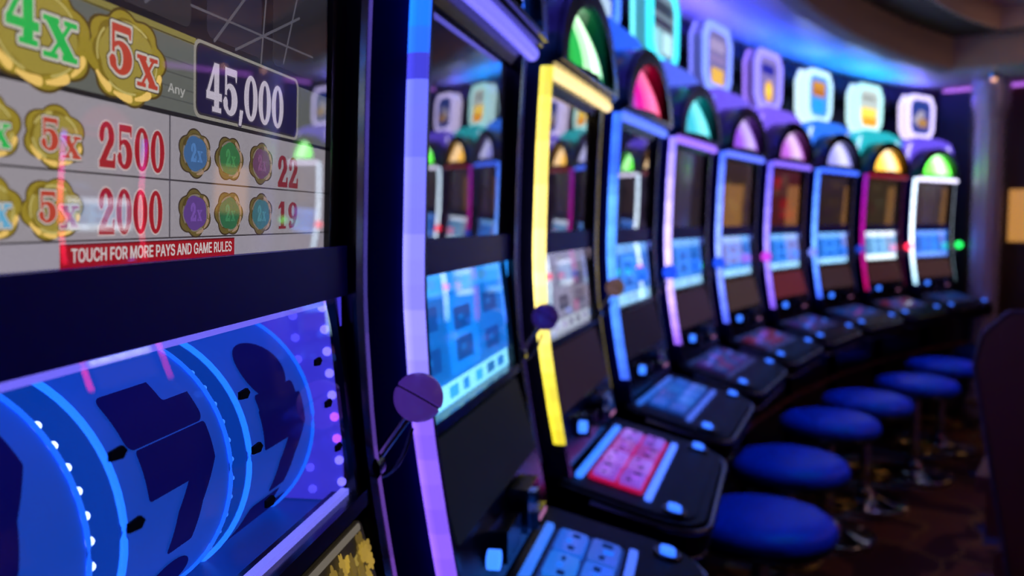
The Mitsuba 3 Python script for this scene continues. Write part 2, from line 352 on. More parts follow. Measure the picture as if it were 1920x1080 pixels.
def machine(i, fr, cfg, group='slot machines of the curved bank'):
    t = key_for('slot_machine'); labels[t] = {'label': cfg['label'], 'category': 'slot machine', 'group': group}
    P = lambda part, mesh, m, **k: put(f'{t}__{part}', mesh, m, fr, **k)
    big = cfg.get('detail', 0)
    P('side_panel', SIDE[0], 'mat_navy_gloss'); P('side_panel', SIDE[1], 'mat_black_gloss')
    P('rear_case', CASE, 'mat_black_matte')
    P('upper_bezel', BEZEL_TOP, 'mat_black_gloss'); P('middle_bezel', BEZEL_MID, 'mat_bezel_navy'); P('lower_bezel', BEZEL_LOW, 'mat_black_gloss')
    P('bezel_stile', BEZEL_STILE[0], 'mat_black_gloss'); P('bezel_stile', BEZEL_STILE[1], 'mat_black_gloss'); P('lower_front', LOWER_FRONT, 'mat_black_gloss')
    # light strips
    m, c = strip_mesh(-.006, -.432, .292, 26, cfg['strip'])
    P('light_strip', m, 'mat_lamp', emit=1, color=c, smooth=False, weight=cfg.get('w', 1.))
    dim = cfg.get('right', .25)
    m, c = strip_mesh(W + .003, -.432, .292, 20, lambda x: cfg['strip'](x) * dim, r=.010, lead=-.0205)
    P('light_strip', m, 'mat_lamp', emit=1, color=c, weight=.3)
    bar = tube([[u, .006 + .004 * math.sin(math.pi * u / W), .287] for u in np.linspace(.012, W - .006, 12)], .0125, 10)
    P('top_light_bar', bar, 'mat_lamp', smooth=40, emit=cfg['bar'], weight=.6)
    # arch
    P('arch_hood', HOOD, 'mat_black_gloss', smooth=30)
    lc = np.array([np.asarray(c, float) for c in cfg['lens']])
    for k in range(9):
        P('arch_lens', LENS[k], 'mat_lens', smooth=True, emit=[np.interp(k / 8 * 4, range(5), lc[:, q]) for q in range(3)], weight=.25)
    # display
    d = P('display_panel', DISPLAY, 'mat_print', emit=cfg.get('display', (.012, .010, .014)), weight=.1)
    for (poly, col, h) in cfg.get('art', ()):
        put(f'{d}__artwork', on_plane(poly, NT, -.0030 + h), 'mat_print', fr, emit=col)
    P('display_glass', GLASS_T, 'mat_glass')
    # reel window
    rb = cfg['reels']
    P('reel_box', cat(bx(UL - .010, UR + .012, -.275, -.270, -.262, -.052), bx(UL - .010, UL - .006, -.27, NG(-.16) - .012, -.262, -.052),
                      bx(UL - .01, UR + .012, -.27, -.05, -.056, -.052), bx(UL - .01, UR + .012, -.27, -.03, -.262, -.258)), 'mat_reel_side', emit=rb['back'], weight=.05)
    P('reel_box_wall', bx(UR + .006, UR + .010, -.26, NG(-.16) - .004, -.256, -.056), 'mat_reel', emit=rb['side'], weight=.3)
    if big:
        for k, (u0, u1) in enumerate(REEL_U):
            r = P('reel', drum(u0, u1, RR, -1.45, 1.45), 'mat_reel', smooth=True, emit=rb['base'], weight=.2)
            put(f'{r}__wheel', wheel_side(u0 - .001), 'mat_reel_side', fr, emit=rb['wheel'])
            put(f'{r}__rim', rim(u0, t=.0022), 'mat_reel', fr, smooth=True, emit=rb['rim'], weight=1.)
            put(f'{r}__rim', rim(u1, t=.0015), 'mat_reel', fr, smooth=True, emit=V(*rb['rim']) * .6, weight=.6)
            for g, am in rb['symbols'][k]:
                put(f'{r}__symbol', wrapped(affinity.translate(g, u0, 0), RR + .0012, am), 'mat_print_navy', fr, emit=rb['ink'])
    else:
        rs = P('reel_screen', on_plane(sbox(UL - .003, -.250, UR + .003, -.066), NG, -.012, .003), 'mat_print', emit=rb['base'], weight=.4)
        r_ = np.random.default_rng(40 + i)
        pieces = [(sbox(UL, -.098, UR, -.070), rb['frame'], .0), (sbox(UL, -.247, UR, -.218), rb.get('frame_low', rb['frame']), .0)]
        for k, (u0, u1) in enumerate(((.058, .205), (.218, .365), (.378, .528))):
            pieces.append((rrect(u0, u1, -.212, -.104, .006), V(*rb['base']) * (.75, 1.35, .95)[k], .0004))
            for q in range(2):
                z = -.132 - .052 * q + r_.uniform(-.006, .006)
                pieces.append((rrect(u0 + .030, u1 - .032, z - .017, z + .015, .005), V(*rb['ink']), .0008))
                pieces.append((rrect(u0 + .052, u1 - .070, z - .004, z + .004, .002), V(*rb['base']) * .8, .0012))
        for q in range(7):
            a = UL + .02 + q * .068; pieces.append((rrect(a, a + r_.uniform(.02, .05), -.240, -.224, .003), V(*rb['frame']) * r_.uniform(.5, 1.5), .0006))
            if q % 2: pieces.append((rrect(a, a + .05, -.090, -.078, .003), V(*rb['rim']) * .8, .0006))
        for poly, col, h in pieces: put(f'{rs}__artwork', on_plane(poly, NG, -.0088 + h), 'mat_print', fr, emit=col, weight=.02)
    lt = rb['frame']
    if big: P('frame_light', bx(UL, UR, NG(-.068) - .012, NG(-.068) - .006, -.0755, -.067), 'mat_lamp', emit=lt, weight=.2)
    if big: P('frame_light', bx(UL, UR, NG(-.248) - .012, NG(-.248) - .005, -.249, -.2425), 'mat_lamp', emit=rb.get('frame_low', lt), weight=.2)
    P('reel_glass', GLASS_R, 'mat_glass')
    # belly panel, acceptor, lamp
    NB = lambda z: NG(-.262) + HB + (np.asarray(z) + .262) * (float(S(-.395)) - .002 - NG(-.262) - HB) / -.133
    P('belly_panel', on_plane(rrect(.060, .540, -.390, -.268, .008), NB, -.006, .003), 'mat_print', emit=cfg.get('belly', (.010, .006, .010)), weight=.05)
    for (poly, col, h) in cfg.get('belly_art', ()):
        put(f'{t}__belly_panel__artwork', on_plane(poly, NB, -.0025 + h), 'mat_print', fr, emit=col)
    ac = P('bill_acceptor', cat(bx(.335, .415, .020, .052, -.470, -.402), bx(.345, .405, .050, .066, -.465, -.440)), 'mat_dark_chrome')
    put(f'{ac}__slot_light', bx(.350, .400, .066, .068, -.452, -.446), 'mat_lamp', fr, emit=cfg.get('slot', (.35, .12, .25)))
    put(f'{ac}__latch', bx(.360, .385, .052, .060, -.430, -.412), 'mat_chrome', fr)
    P('ticket_printer', bx(.215, .300, .018, .048, -.470, -.425), 'mat_black_gloss')
    P('indicator_lamp', cat(tube([[.118, .045, -.425], [.118, .060, -.425]], .013, 12)), 'mat_lamp', smooth=40, emit=(.06, .35, 2.0), weight=.05)
    # deck
    dk = P('button_deck', DECK_BODY, 'mat_deck')
    put(f'{dk}__rim', DECK_RIM, 'mat_dark_chrome', fr, smooth=True); put(f'{dk}__trim', DECK_TRIM, 'mat_dark_chrome', fr, smooth=True)
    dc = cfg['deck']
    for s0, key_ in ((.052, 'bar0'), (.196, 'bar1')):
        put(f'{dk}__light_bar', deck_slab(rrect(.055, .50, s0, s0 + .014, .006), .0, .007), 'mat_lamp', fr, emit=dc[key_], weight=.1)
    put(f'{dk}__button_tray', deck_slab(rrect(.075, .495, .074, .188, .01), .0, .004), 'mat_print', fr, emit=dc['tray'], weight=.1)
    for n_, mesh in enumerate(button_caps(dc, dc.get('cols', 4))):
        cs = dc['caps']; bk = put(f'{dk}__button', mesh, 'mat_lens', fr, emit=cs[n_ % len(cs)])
    if i in (1, 2):
        r_ = np.random.default_rng(90 + i)
        for row in range(2):
            for c in range(dc.get('cols', 4)):
                w_ = .40 / dc.get('cols', 4)
                for q in range(3):
                    u0 = .085 + c * w_ + .016 + q * .026; s0 = .092 + row * .055 + r_.uniform(0, .012)
                    put(f'{dk}__button_legend', deck_slab(rrect(u0, u0 + .016, s0, s0 + r_.uniform(.006, .018), .002), .0131, .0135), 'mat_print_navy', fr, emit=V(*dc['caps'][0]) * (.15, 1.7)[q == 1])
    for u in (.050, W - .050):
        put(f'{dk}__corner_lamp', deck(cat(*[tube([[u, .258, .0], [u, .258, .012]], .014, 14)])), 'mat_lamp', fr, smooth=40, emit=(.05, .28, 1.9), weight=.05)
        put(f'{dk}__lamp_bezel', deck(tube([[u + .021 * math.cos(a), .258 + .021 * math.sin(a), .002] for a in np.linspace(0, 2 * math.pi, 20)], .004, 6, caps=False)), 'mat_dark_chrome', fr, smooth=True)
    # base
    P('lower_cabinet', cat(bx(.008, W - .008, -.42, .135, -CAM_Z + .08, -.590), bx(.03, W - .03, -.40, .10, -CAM_Z, -CAM_Z + .08), bx(.03, W - .03, -.40, .02, -.60, -.50)), 'mat_black_gloss')
    # lever
    if cfg.get('lever', True):
        lv = P('lever', cat(tube([[W - .002, -.022, -.238], [W + .018, -.022, -.238]], .016, 16), tube([[W + .010, -.022, -.238], [W + .0215, -.022, -.238]], .011, 16)), 'mat_black_gloss', smooth=30)
        put(f'{lv}__rod', tube([[W + .0165, -.018, -.236], [.618, .021, -.182]], .0042, 10), 'mat_chrome', fr, smooth=True)
        put(f'{lv}__shroud', tube([[W + .006 + .012 * x, -.022 + .042 * x + .006 * math.sin(3.1 * x), -.252 + .052 * x - .012 * math.sin(3.1 * x)] for x in np.linspace(0, 1, 10)], .0022, 8), 'mat_dark_chrome', fr, smooth=True)
        c0 = np.array([.618, .0245, -.172]); R = .0243
        ax = np.array([.30, .42, .80]); ax /= np.linalg.norm(ax)
        rot = trimesh.geometry.align_vectors([0, 0, 1], ax)
        for sgn in (1, -1):
            prof = [(0, R * 1.0)] + [(R * math.sin(a), R * math.cos(a)) for a in np.linspace(.05, 1.48, 22)] + [(R * .93, R * .03), (0, R * .03)]
            h = lathe(prof[::-1], 40); 
            if sgn < 0: h.apply_transform(trimesh.transformations.rotation_matrix(math.pi, [1, 0, 0]))
            h.apply_transform(rot); h.apply_translation(c0)
            put(f'{lv}__knob', h, 'mat_knob', fr, smooth=35, emit=cfg.get('knob'), weight=.02)
        g = trimesh.creation.cylinder(R * .93, R * .09, sections=36); g.apply_transform(rot); g.apply_translation(c0)
        put(f'{lv}__knob_seam', g, 'mat_black_rubber', fr)
    return t

# ------------------------------------------------------------------ setting
def poly_row(n, z_, extra=()):
    return [FR[0].pts([[u, n, 0]])[0][:2] for u in (-1.2, -.6)] + [FR[i].pts([[u, n, 0]])[0][:2] for i in range(10) for u in (0., .3)] + list(extra)
E_DIR = np.array([.76, -.65])
c_wall = FR[9].pts([[.95, -.33, 0]])[0][:2]
c_inner = FR[9].pts([[.03, .20, 0]])[0][:2]
wall_line = poly_row(-.44, 0)[:-1] + [FR[9].pts([[.40, -.44, 0]])[0][:2], c_wall, c_wall + E_DIR * 3.2]
inner_line = poly_row(.19, 0)[:-2] + [c_inner, c_inner + np.array([.82, -.57]) * 3.2]
def plan_slab(poly, z0, z1):
    m = ext(poly, z1 - z0); m.apply_translation([0, 0, z0]); return m
def ribbon(line, z0, z1, thick):
    return plan_slab(shapely.LineString(line).buffer(thick / 2, cap_style='flat', join_style='mitre'), z0, z1)
ZS, ZF = CAM_Z + 1.0, CAM_Z + 1.2
def struct(k, mesh, m, lab=None, **kw):
    k = put(k, mesh, m, **kw); tag(k, lab, None, None, 'structure'); return k
struct('floor', plan_slab(sbox(-3, -3, 8, 9), -.05, 0), 'mat_carpet', 'dark patterned casino carpet')
struct('wall_back', ribbon(wall_line[:-2] + [c_wall, c_wall + E_DIR * .24], 0, ZS + .6, .04), 'mat_wall', 'dark navy wall behind the bank of slot machines')
struct('wall_right', ribbon([c_wall + E_DIR * .24, c_wall + E_DIR * 3.2], 0, ZS + .6, .05), 'mat_wood', 'dark brown wood wall at the end of the bank')
sof = Polygon([tuple(p) for p in wall_line] + [tuple(p) for p in inner_line[::-1]]).buffer(0)
struct('ceiling_soffit', plan_slab(sof, ZS, ZS + .04), 'mat_soffit', 'glossy curved soffit lit blue and violet over the machines')
for k, (nn_, zz, rr_) in enumerate(((.150, ZS - .006, .010), (.115, ZS - .004, .006), (.182, ZS - .004, .012))):
    ln = [np.append(q, zz) for q in poly_row(nn_, 0)[:-2] + [FR[9].pts([[.05, nn_, 0]])[0][:2]]]
    struct('trim_%d' % (k + 1), tube(ln, rr_, 8), 'mat_soffit', 'curved moulding bead under the edge of the blue soffit', smooth=True)
struct('ceiling_fascia', ribbon(inner_line, ZS - .002, ZF, .03), 'mat_fascia', 'bronze brown fascia of the curved soffit')
outer2 = [FR[0].pts([[u, .48, 0]])[0][:2] for u in (-1.2, -.6)] + [FR[i].pts([[u, .48, 0]])[0][:2] for i in range(9) for u in (0., .3)] + [FR[9].pts([[.0, .50, 0]])[0][:2], FR[9].pts([[.0, .50, 0]])[0][:2] + np.array([.82, -.57]) * 3.0]
step = Polygon([tuple(p) for p in inner_line] + [tuple(p) for p in outer2[::-1]]).buffer(0)
struct('ceiling_step', plan_slab(step, ZF, ZF + .03), 'mat_fascia_dark', 'dark recessed underside between the two ceiling mouldings')
struct('ceiling_fascia', ribbon(outer2, ZF, ZF + .14, .025), 'mat_fascia', 'second brown ceiling moulding above the aisle')
struct('ceiling', plan_slab(sbox(-3, -3, 8, 9), ZF + .14, ZF + .2), 'mat_ceiling', 'dim plum brown ceiling')
struct('wall_left', bx(-3.05, -3, -3, 9, 0, ZF + .2), 'mat_wall'); struct('wall_front', bx(-3, 8, -3.05, -3, 0, ZF + .2), 'mat_wood')
struct('wall_far', bx(-3, 8, 9, 9.05, 0, ZF + .2), 'mat_wall'); struct('wall_side', bx(8, 8.05, -3, 9, 0, ZF + .2), 'mat_wood')

# cove light behind the toppers: a ledge on the wall with a colour-changing strip on it
led_pts, led_col = [], []
def cove_col(x):
    st = [(0, (.25, .15, 2.4)), (2.5, (.25, .2, 2.6)), (4.3, (.42, .26, 2.8)), (5.4, (.16, .2, 3.)), (6.4, (.02, .25, 3.2)), (7.4, (.0, .42, 3.2)), (8.3, (.0, .8, 3.)), (8.9, (.3, .3, 2.8)), (9.5, (.9, .25, 2.6)), (12, (1.0, .3, 1.6))]
    return np.array([np.interp(x - .75, [s[0] for s in st], [s[1][k] for s in st]) for k in range(3)])
COVE = 13.0
vs, fs, cs = [], [], []
for i in range(10):
    for u in np.arange(0, .74, .12):
        a, b = FR[i].pts([[u, -.335, 0]])[0][:2], FR[i].pts([[u + .11, -.335, 0]])[0][:2]
        if i == 9 and u > .62: continue
        k = len(vs); o = FR[i].n[:2] * .035
        for q, dz in ((a, .04), (b, .04), (b + o, 0), (a + o, 0)): vs.append([q[0], q[1], CAM_Z + .822 + dz])
        fs += [[k, k + 2, k + 1], [k, k + 3, k + 2]]
        cs += [cove_col(i + u / .74) * COVE] * 4
m = trimesh.Trimesh(vs, fs, process=False)
if m.face_normals[0][2] < 0: m.invert()
k = put('cove_light', m, 'mat_lamp', emit=1, color=np.array(cs), weight=12.)
tag(k, 'hidden blue and violet cove light strip along the wall behind the lit signs', 'cove light')
ledge = [FR[0].pts([[-.5, -.36, 0]])[0][:2]] + [FR[i].pts([[u, -.36, 0]])[0][:2] for i in range(10) for u in (0., .3)] + [FR[9].pts([[.62, -.36, 0]])[0][:2]]
lip = [FR[0].pts([[-.5, -.27, 0]])[0][:2]] + [FR[i].pts([[u, -.27, 0]])[0][:2] for i in range(10) for u in (0., .3)] + [FR[9].pts([[.62, -.27, 0]])[0][:2]]
struct('cove_ledge', cat(ribbon(ledge, CAM_Z + .78, CAM_Z + .815, .18), ribbon(lip, CAM_Z + .78, CAM_Z + .850, .02)), 'mat_black_matte', 'dark ledge that hides the cove light')
rw = c_wall + np.array([-.65, -.76]) * .05
k = put('cove_light', ribbon([rw + E_DIR * .05, rw + E_DIR * 1.2], ZS - .022, ZS - .004, .03), 'mat_lamp', emit=(.55, .15, .9), weight=2.)
tag(k, 'thin violet light line under the soffit along the brown wall', 'cove light')

# ------------------------------------------------------------------ the machines
def V(*c): return np.array(c, float)
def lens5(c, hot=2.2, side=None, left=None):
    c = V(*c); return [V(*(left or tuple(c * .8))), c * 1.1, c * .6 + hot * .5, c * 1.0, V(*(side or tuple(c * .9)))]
A7, BR = '7', 'BAR'
def reels(base, back, side, frame, rim_, ink, wheel, low=None, sy=None):
    sy = sy or [[('7', .45), (BR, -.35)], [(BR, .62), ('7', -.08)], [('7', .55), (BR, -.30)]]
    return dict(base=base, back=back, side=side, frame=frame, rim=rim_, ink=ink, wheel=wheel, symbols=sy, **({'frame_low': low} if low else {}))
BLUE_REEL = reels((.02, .28, 1.25), (.004, .05, .35), (.05, .35, 1.6), (.35, .9, 1.9), (.25, .8, 1.6), (.004, .05, .40), (.01, .12, .7), low=(.6, 1.5, 2.2))
def blocks(seed, cols, n=9, u=(.07, .52), z=(.0, .24)):
    r = np.random.default_rng(seed); out = []
    for k in range(n):
        a = r.uniform(u[0], u[1] - .12); b = r.uniform(z[0], z[1] - .05)
        out.append((rrect(a, a + r.uniform(.06, .2), b, b + r.uniform(.02, .06), .006), tuple(np.array(cols[k % len(cols)]) * r.uniform(.6, 1.2)), .00018 * (k + 1)))
    return out
def deckcfg(tray, caps, bar0=(.04, .35, 1.9), bar1=(.12, .35, 2.2), cols=4): return dict(tray=tray, caps=caps, bar0=bar0, bar1=bar1, cols=cols)
DK_BLUE = deckcfg((.005, .03, .22), [(.01, .12, .75), (.02, .10, .6), (.01, .16, .8)])
DK_RED = deckcfg((.38, .0, .045), [(.22, .055, .55), (.30, .10, .65), (.26, .03, .32), (.20, .06, .55)], cols=4)
DK_VIO = deckcfg((.05, .01, .15), [(.10, .05, .45), (.02, .08, .5), (.20, .05, .35), (.03, .10, .6)], cols=5)
DK_PINK = deckcfg((.12, .01, .06), [(.30, .03, .12), (.04, .10, .6), (.25, .06, .30)], cols=4)

STRIP = {
 0: lerp_cols([(0, (.9, .25, 2.2)), (.5, (.25, .2, 1.4)), (1, (.3, .2, 1.6))]),
 1: lerp_cols([(0, (.27, .11, 1.05)), (.30, (.28, .14, 1.15)), (.37, (.36, .32, 1.4)), (.55, (.28, .27, 1.4)), (.80, (.15, .18, 1.2)), (.84, (.06, .06, .8)), (.89, (.01, .20, 1.5)), (1, (.01, .20, 1.5))]),
 2: lerp_cols([(0, (1.05, .85, .03)), (.18, (1.2, 1.0, .08)), (.45, (2.6, 2.0, .55)), (.75, (1.7, 1.3, .25)), (1, (1.1, .9, .06))]),
 3: lerp_cols([(0, (.06, .20, 1.5)), (.4, (.12, .50, 2.1)), (.7, (.14, .55, 2.2)), (.80, (.04, .18, 1.6)), (1, (.05, .22, 1.6))]),
 4: lerp_cols([(0, (.45, .18, 1.4)), (.35, (1.2, .9, 2.3)), (.6, (1.0, .8, 2.2)), (1, (.42, .32, 1.8))]),
 5: lerp_cols([(0, (.12, .20, 1.6)), (.4, (.4, .6, 2.2)), (.7, (.3, .5, 2.1)), (1, (.10, .22, 1.7))]),
 6: lerp_cols([(0, (.32, .14, 1.3)), (.4, (.55, .42, 1.9)), (.7, (.4, .3, 1.8)), (1, (.2, .17, 1.5))]),
 7: lerp_cols([(0, (.08, .25, 1.9)), (.4, (.25, .7, 2.2)), (1, (.10, .35, 2.0))]),
 8: lerp_cols([(0, (.55, .0, .13)), (.4, (.55, .0, .32)), (1, (.38, .0, .50))]),
 9: lerp_cols([(0, (.8, 1.4, 1.8)), (.4, (2.0, 2.4, 2.8)), (1, (1.6, 2.0, 2.5))]),
}
MACH = [
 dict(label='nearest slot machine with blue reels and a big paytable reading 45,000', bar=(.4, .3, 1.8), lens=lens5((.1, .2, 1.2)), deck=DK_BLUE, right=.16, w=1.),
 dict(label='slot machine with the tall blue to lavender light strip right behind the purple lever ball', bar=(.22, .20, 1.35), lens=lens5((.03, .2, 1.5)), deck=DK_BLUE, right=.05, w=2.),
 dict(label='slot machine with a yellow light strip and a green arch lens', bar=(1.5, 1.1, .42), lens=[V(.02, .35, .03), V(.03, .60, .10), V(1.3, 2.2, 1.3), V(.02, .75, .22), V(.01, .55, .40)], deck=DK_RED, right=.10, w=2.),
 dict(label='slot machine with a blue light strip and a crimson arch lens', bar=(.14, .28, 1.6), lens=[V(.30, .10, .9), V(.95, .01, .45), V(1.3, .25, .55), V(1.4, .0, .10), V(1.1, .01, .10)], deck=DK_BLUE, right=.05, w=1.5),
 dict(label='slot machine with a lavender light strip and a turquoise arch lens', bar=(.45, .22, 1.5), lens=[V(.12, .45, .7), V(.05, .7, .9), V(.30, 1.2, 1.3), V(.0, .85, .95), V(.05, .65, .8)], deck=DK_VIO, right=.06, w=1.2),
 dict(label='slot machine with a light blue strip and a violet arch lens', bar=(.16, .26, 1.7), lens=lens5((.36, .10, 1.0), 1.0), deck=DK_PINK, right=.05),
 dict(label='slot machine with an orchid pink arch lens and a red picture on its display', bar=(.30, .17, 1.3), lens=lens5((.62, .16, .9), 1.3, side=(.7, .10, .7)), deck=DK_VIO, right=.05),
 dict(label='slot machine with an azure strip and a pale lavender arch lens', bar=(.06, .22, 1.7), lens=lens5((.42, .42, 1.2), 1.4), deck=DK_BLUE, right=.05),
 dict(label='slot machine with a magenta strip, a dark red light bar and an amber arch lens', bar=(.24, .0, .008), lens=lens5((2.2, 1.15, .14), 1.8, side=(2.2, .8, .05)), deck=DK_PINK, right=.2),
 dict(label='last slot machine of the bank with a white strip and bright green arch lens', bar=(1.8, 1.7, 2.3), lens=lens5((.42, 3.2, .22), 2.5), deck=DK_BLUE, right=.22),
]
BROWN = [(.045, .024, .020), (.032, .018, .020), (.055, .036, .022)]
ARTS = {1: blocks(1, [(.010, .008, .022), (.014, .008, .016)]), 2: blocks(2, [(.012, .010, .018), (.018, .012, .012)]), 3: blocks(3, [(.012, .009, .020)]),
        4: blocks(4, [(.040, .025, .032), (.030, .020, .036)]), 5: blocks(5, [(.085, .048, .014), (.12, .085, .03), (.05, .026, .02)]), 6: blocks(6, [(.30, .008, .012), (.16, .06, .04), (.36, .012, .02)], 12),
        7: blocks(7, [(.036, .018, .028), (.05, .028, .02)]), 8: blocks(8, [(.05, .035, .018), (.07, .055, .03), (.05, .018, .014)], 11), 9: blocks(9, [(.06, .035, .025), (.045, .028, .02)], 11)}
DISP = {1: (.004, .004, .007), 2: (.005, .004, .006), 3: (.005, .004, .008), 4: (.030, .020, .028), 5: (.050, .026, .018), 6: (.09, .012, .014), 7: (.030, .018, .020), 8: (.040, .026, .014), 9: (.050, .028, .020)}
BELLY = {1: (.002, .004, .006), 3: (.006, .004, .010), 2: (.016, .008, .014), 4: (.028, .014, .026), 5: (.045, .025, .022), 6: (.10, .012, .018), 7: (.035, .016, .018), 8: (.04, .012, .012), 9: (.05, .02, .018)}
RE = {1: reels((.008, .32, 1.35), (.003, .10, .50), (.02, .42, 1.5), (.05, .55, 1.7), (.12, .6, 1.4), (.006, .12, .62), (.01, .18, .8), low=(.5, 1.6, 2.2)),
      2: reels((.34, .34, .52), (.10, .10, .22), (.40, .30, .40), (.5, .5, .8), (.6, .6, .8), (.12, .13, .24), (.15, .16, .25), low=(.8, .9, 1.1)),
      8: reels((.30, .75, 1.3), (.10, .12, .4), (.5, .3, .9), (1.8, 2.0, 2.4), (.8, .9, 1.5), (.10, .3, .8), (.2, .3, .8), low=(1.9, 2.3, 2.4)),
      9: reels((.04, .30, 1.3), (.01, .08, .5), (.03, .35, 1.7), (.25, .6, 1.9), (.25, .45, 1.6), (.06, .16, .8), (.05, .2, 1.0), low=(.3, .6, 2.0))}
KNOB = {2: (.10, .06, .015), 3: (.01, .09, 1.2), 4: (.01, .10, 1.2), 5: (.75, .06, .9), 6: (.25, .35, 1.3), 7: (.01, .06, .6), 8: (3.0, .06, .12), 9: (.03, 2.0, .2)}
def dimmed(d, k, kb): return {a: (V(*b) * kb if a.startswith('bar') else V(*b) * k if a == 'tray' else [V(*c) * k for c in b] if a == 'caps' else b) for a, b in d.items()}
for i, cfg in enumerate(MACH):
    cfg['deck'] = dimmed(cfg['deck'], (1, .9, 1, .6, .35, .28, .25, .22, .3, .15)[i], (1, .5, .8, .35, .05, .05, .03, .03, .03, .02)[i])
    cfg.update(strip=STRIP[i], reels=RE.get(i, reels((.05, .36, 1.4), (.02, .10, .5), (.25, .35, 1.6), (.32, .85, 1.9), (.35, .8, 1.6), (.012, .18, .9), (.06, .25, .9), low=(.75, 1.5, 2.1))))
    if i in ARTS: cfg['art'] = ARTS[i]
    if i in DISP: cfg['display'] = DISP[i]
    if i in BELLY: cfg['belly'] = BELLY[i]
    if i in KNOB: cfg['knob'] = KNOB[i]

# --- the nearest machine's paytable and reels
art = []
def a_(poly, col, h): art.append((poly, col, h))
GREY = (.34, .31, .345)
a_(sbox(UL, -.0095, .541, .0615), GREY, .0); a_(sbox(UL, -.0228, .541, -.0102), (.36, .33, .39), .0)
a_(sbox(UL, .0640, .541, .107), (.130, .138, .122), .0)                                    # gold row's ground
for k, z in enumerate((.071, .078, .086, .094)): a_(sbox(.255 + .004 * k, z, .31, z + .0008), (.085, .09, .082), .0002)
a_(sbox(UL, .062, .541, .0642), (.012, .011, .012), .0002)
a_(sbox(UL, .0236, .541, .0246), (.035, .03, .032), .0002); a_(sbox(UL, -.0103, .541, -.0094), (.03, .026, .03), .0003)
a_(sbox(.2755, -.0095, .2768, .0615), (.05, .045, .06), .0003)
a_(sbox(UL, .1070, .306, .1115), (.26, .22, .055), .0004); a_(sbox(UL, .1072, .306, .1080), (.06, .045, .01), .0006)
# dark picture above
for (x0, z0, x1, z1, w) in ((.33, .115, .43, .20, .0012), (.36, .115, .47, .16, .001), (.40, .113, .42, .24, .001), (.30, .13, .50, .135, .0008), (.44, .12, .50, .25, .0012), (.25, .12, .36, .19, .001)):
    a_(shapely.LineString([(x0, z0), (x1, z1)]).buffer(w), (.10, .095, .12), .0004)
for (u0, u1, z0, z1, c) in ((.18, .30, .116, .150, (.030, .026, .030)), (.32, .40, .116, .16, (.022, .020, .036)), (.42, .53, .116, .21, (.020, .018, .022)), (.10, .25, .155, .25, (.018, .016, .02)), (.28, .41, .17, .25, (.022, .02, .026))):
    a_(rrect(u0, u1, z0, z1, .006), c, .0002)
def scallop(cu, cz, ru, rz, lobes, amp, seed=0):
    t = np.linspace(0, 2 * np.pi, 72, endpoint=False); r = 1 + amp * np.abs(np.sin(lobes * t / 2 + seed)) - amp / 2
    return Polygon([(cu + ru * rr * math.cos(x), cz + rz * rr * math.sin(x)) for x, rr in zip(t, r)])
def coin(cu, cz, ru, rz, lobes=7, seed=0., k=1.):
    a_(scallop(cu, cz, ru * 1.06, rz * 1.06, lobes, .16, seed), (.09 * k, .055 * k, .008), .0008)
    a_(scallop(cu, cz, ru, rz, lobes, .16, seed), (.34 * k, .25 * k, .022), .0012)
    a_(scallop(cu - ru * .05, cz + rz * .04, ru * .82, rz * .84, lobes, .10, seed + .6), (.21 * k, .145 * k, .010), .0016)
    a_(scallop(cu, cz, ru * .74, rz * .78, lobes, .06, seed + 1.1), (.36 * k, .28 * k, .045), .0020)
    for q in range(4):
        a_(_st([(cu + ru * .93 * math.cos(x), cz + rz * .93 * math.sin(x)) for x in np.linspace(3.6 + q * .62 + seed * .1, 4.05 + q * .62 + seed * .1, 6)], ru * .05, ru * .14), (.95 * k, .62 * k, .16), .0022)
        a_(shapely.LineString([(cu + ru * .80 * math.cos(x), cz + rz * .82 * math.sin(x)) for x in np.linspace(q * 1.57 + seed, q * 1.57 + seed + .9, 8)]).buffer(.0006), (.55 * k, .46 * k, .14), .0024)
def glyph(t, u0, u1, z0, z1, col, edge=(.60, .55, .48), g=.0014, h=.0028):
    q = text_in(t, u0, u1, z0, z1)
    a_(q.buffer(g * 1.5, quad_segs=3), (.03, .02, .02), h); a_(q.buffer(g, quad_segs=3), edge, h + .0004); a_(q.buffer(-.00005), col, h + .0008)
GRN, RED, CRIM = (.02, .48, .08), (.50, .055, .03), (.36, .008, .014)
coin(.163, .0855, .036, .0235, 7, .3); glyph('4', .1405, .163, .0785, .106, GRN); glyph('x', .1655, .1895, .0755, .0945, GRN)
coin(.2335, .0862, .0345, .0225, 8, .9); glyph('5', .2155, .2375, .0765, .1025, RED); glyph('x', .2415, .2615, .0735, .0905, RED)
a_(text_in('Any', .274, .293, .0735, .0800, bold=False), (.45, .44, .42), .0012)
a_(rrect(.3035, .4700, .0640, .1120, .007), (.30, .28, .24), .0010); a_(rrect(.3060, .4670, .0660, .1100, .006), (.03, .025, .03), .0014); a_(rrect(.3075, .4655, .0675, .1085, .005), (.012, .008, .045), .0018)
big = text_per_char('45,000', .3185, .4400, .0700, .1010, narrow=(',',), gap=.07)
a_(big.buffer(.0010, quad_segs=3), (.06, .05, .09), .0022); a_(big, (.58, .52, .62), .0026)
coin(.174, .0395, .0205, .0135, 6, .2); glyph('5', .163, .176, .0325, .0480, RED, g=.0008); glyph('x', .178, .192, .0300, .0410, RED, g=.0008)
coin(.172, .0055, .0205, .0135, 6, 1.); glyph('5', .161, .174, -.0010, .0140, RED, g=.0008); glyph('x', .1765, .190, -.0035, .0075, (.35, .10, .20), g=.0008)
coin(.1290, .0400, .0200, .0135, 6, .5); glyph('4', .117, .130, .033, .048, GRN, g=.0008); glyph('x', .1315, .1430, .0315, .042, GRN, g=.0008)
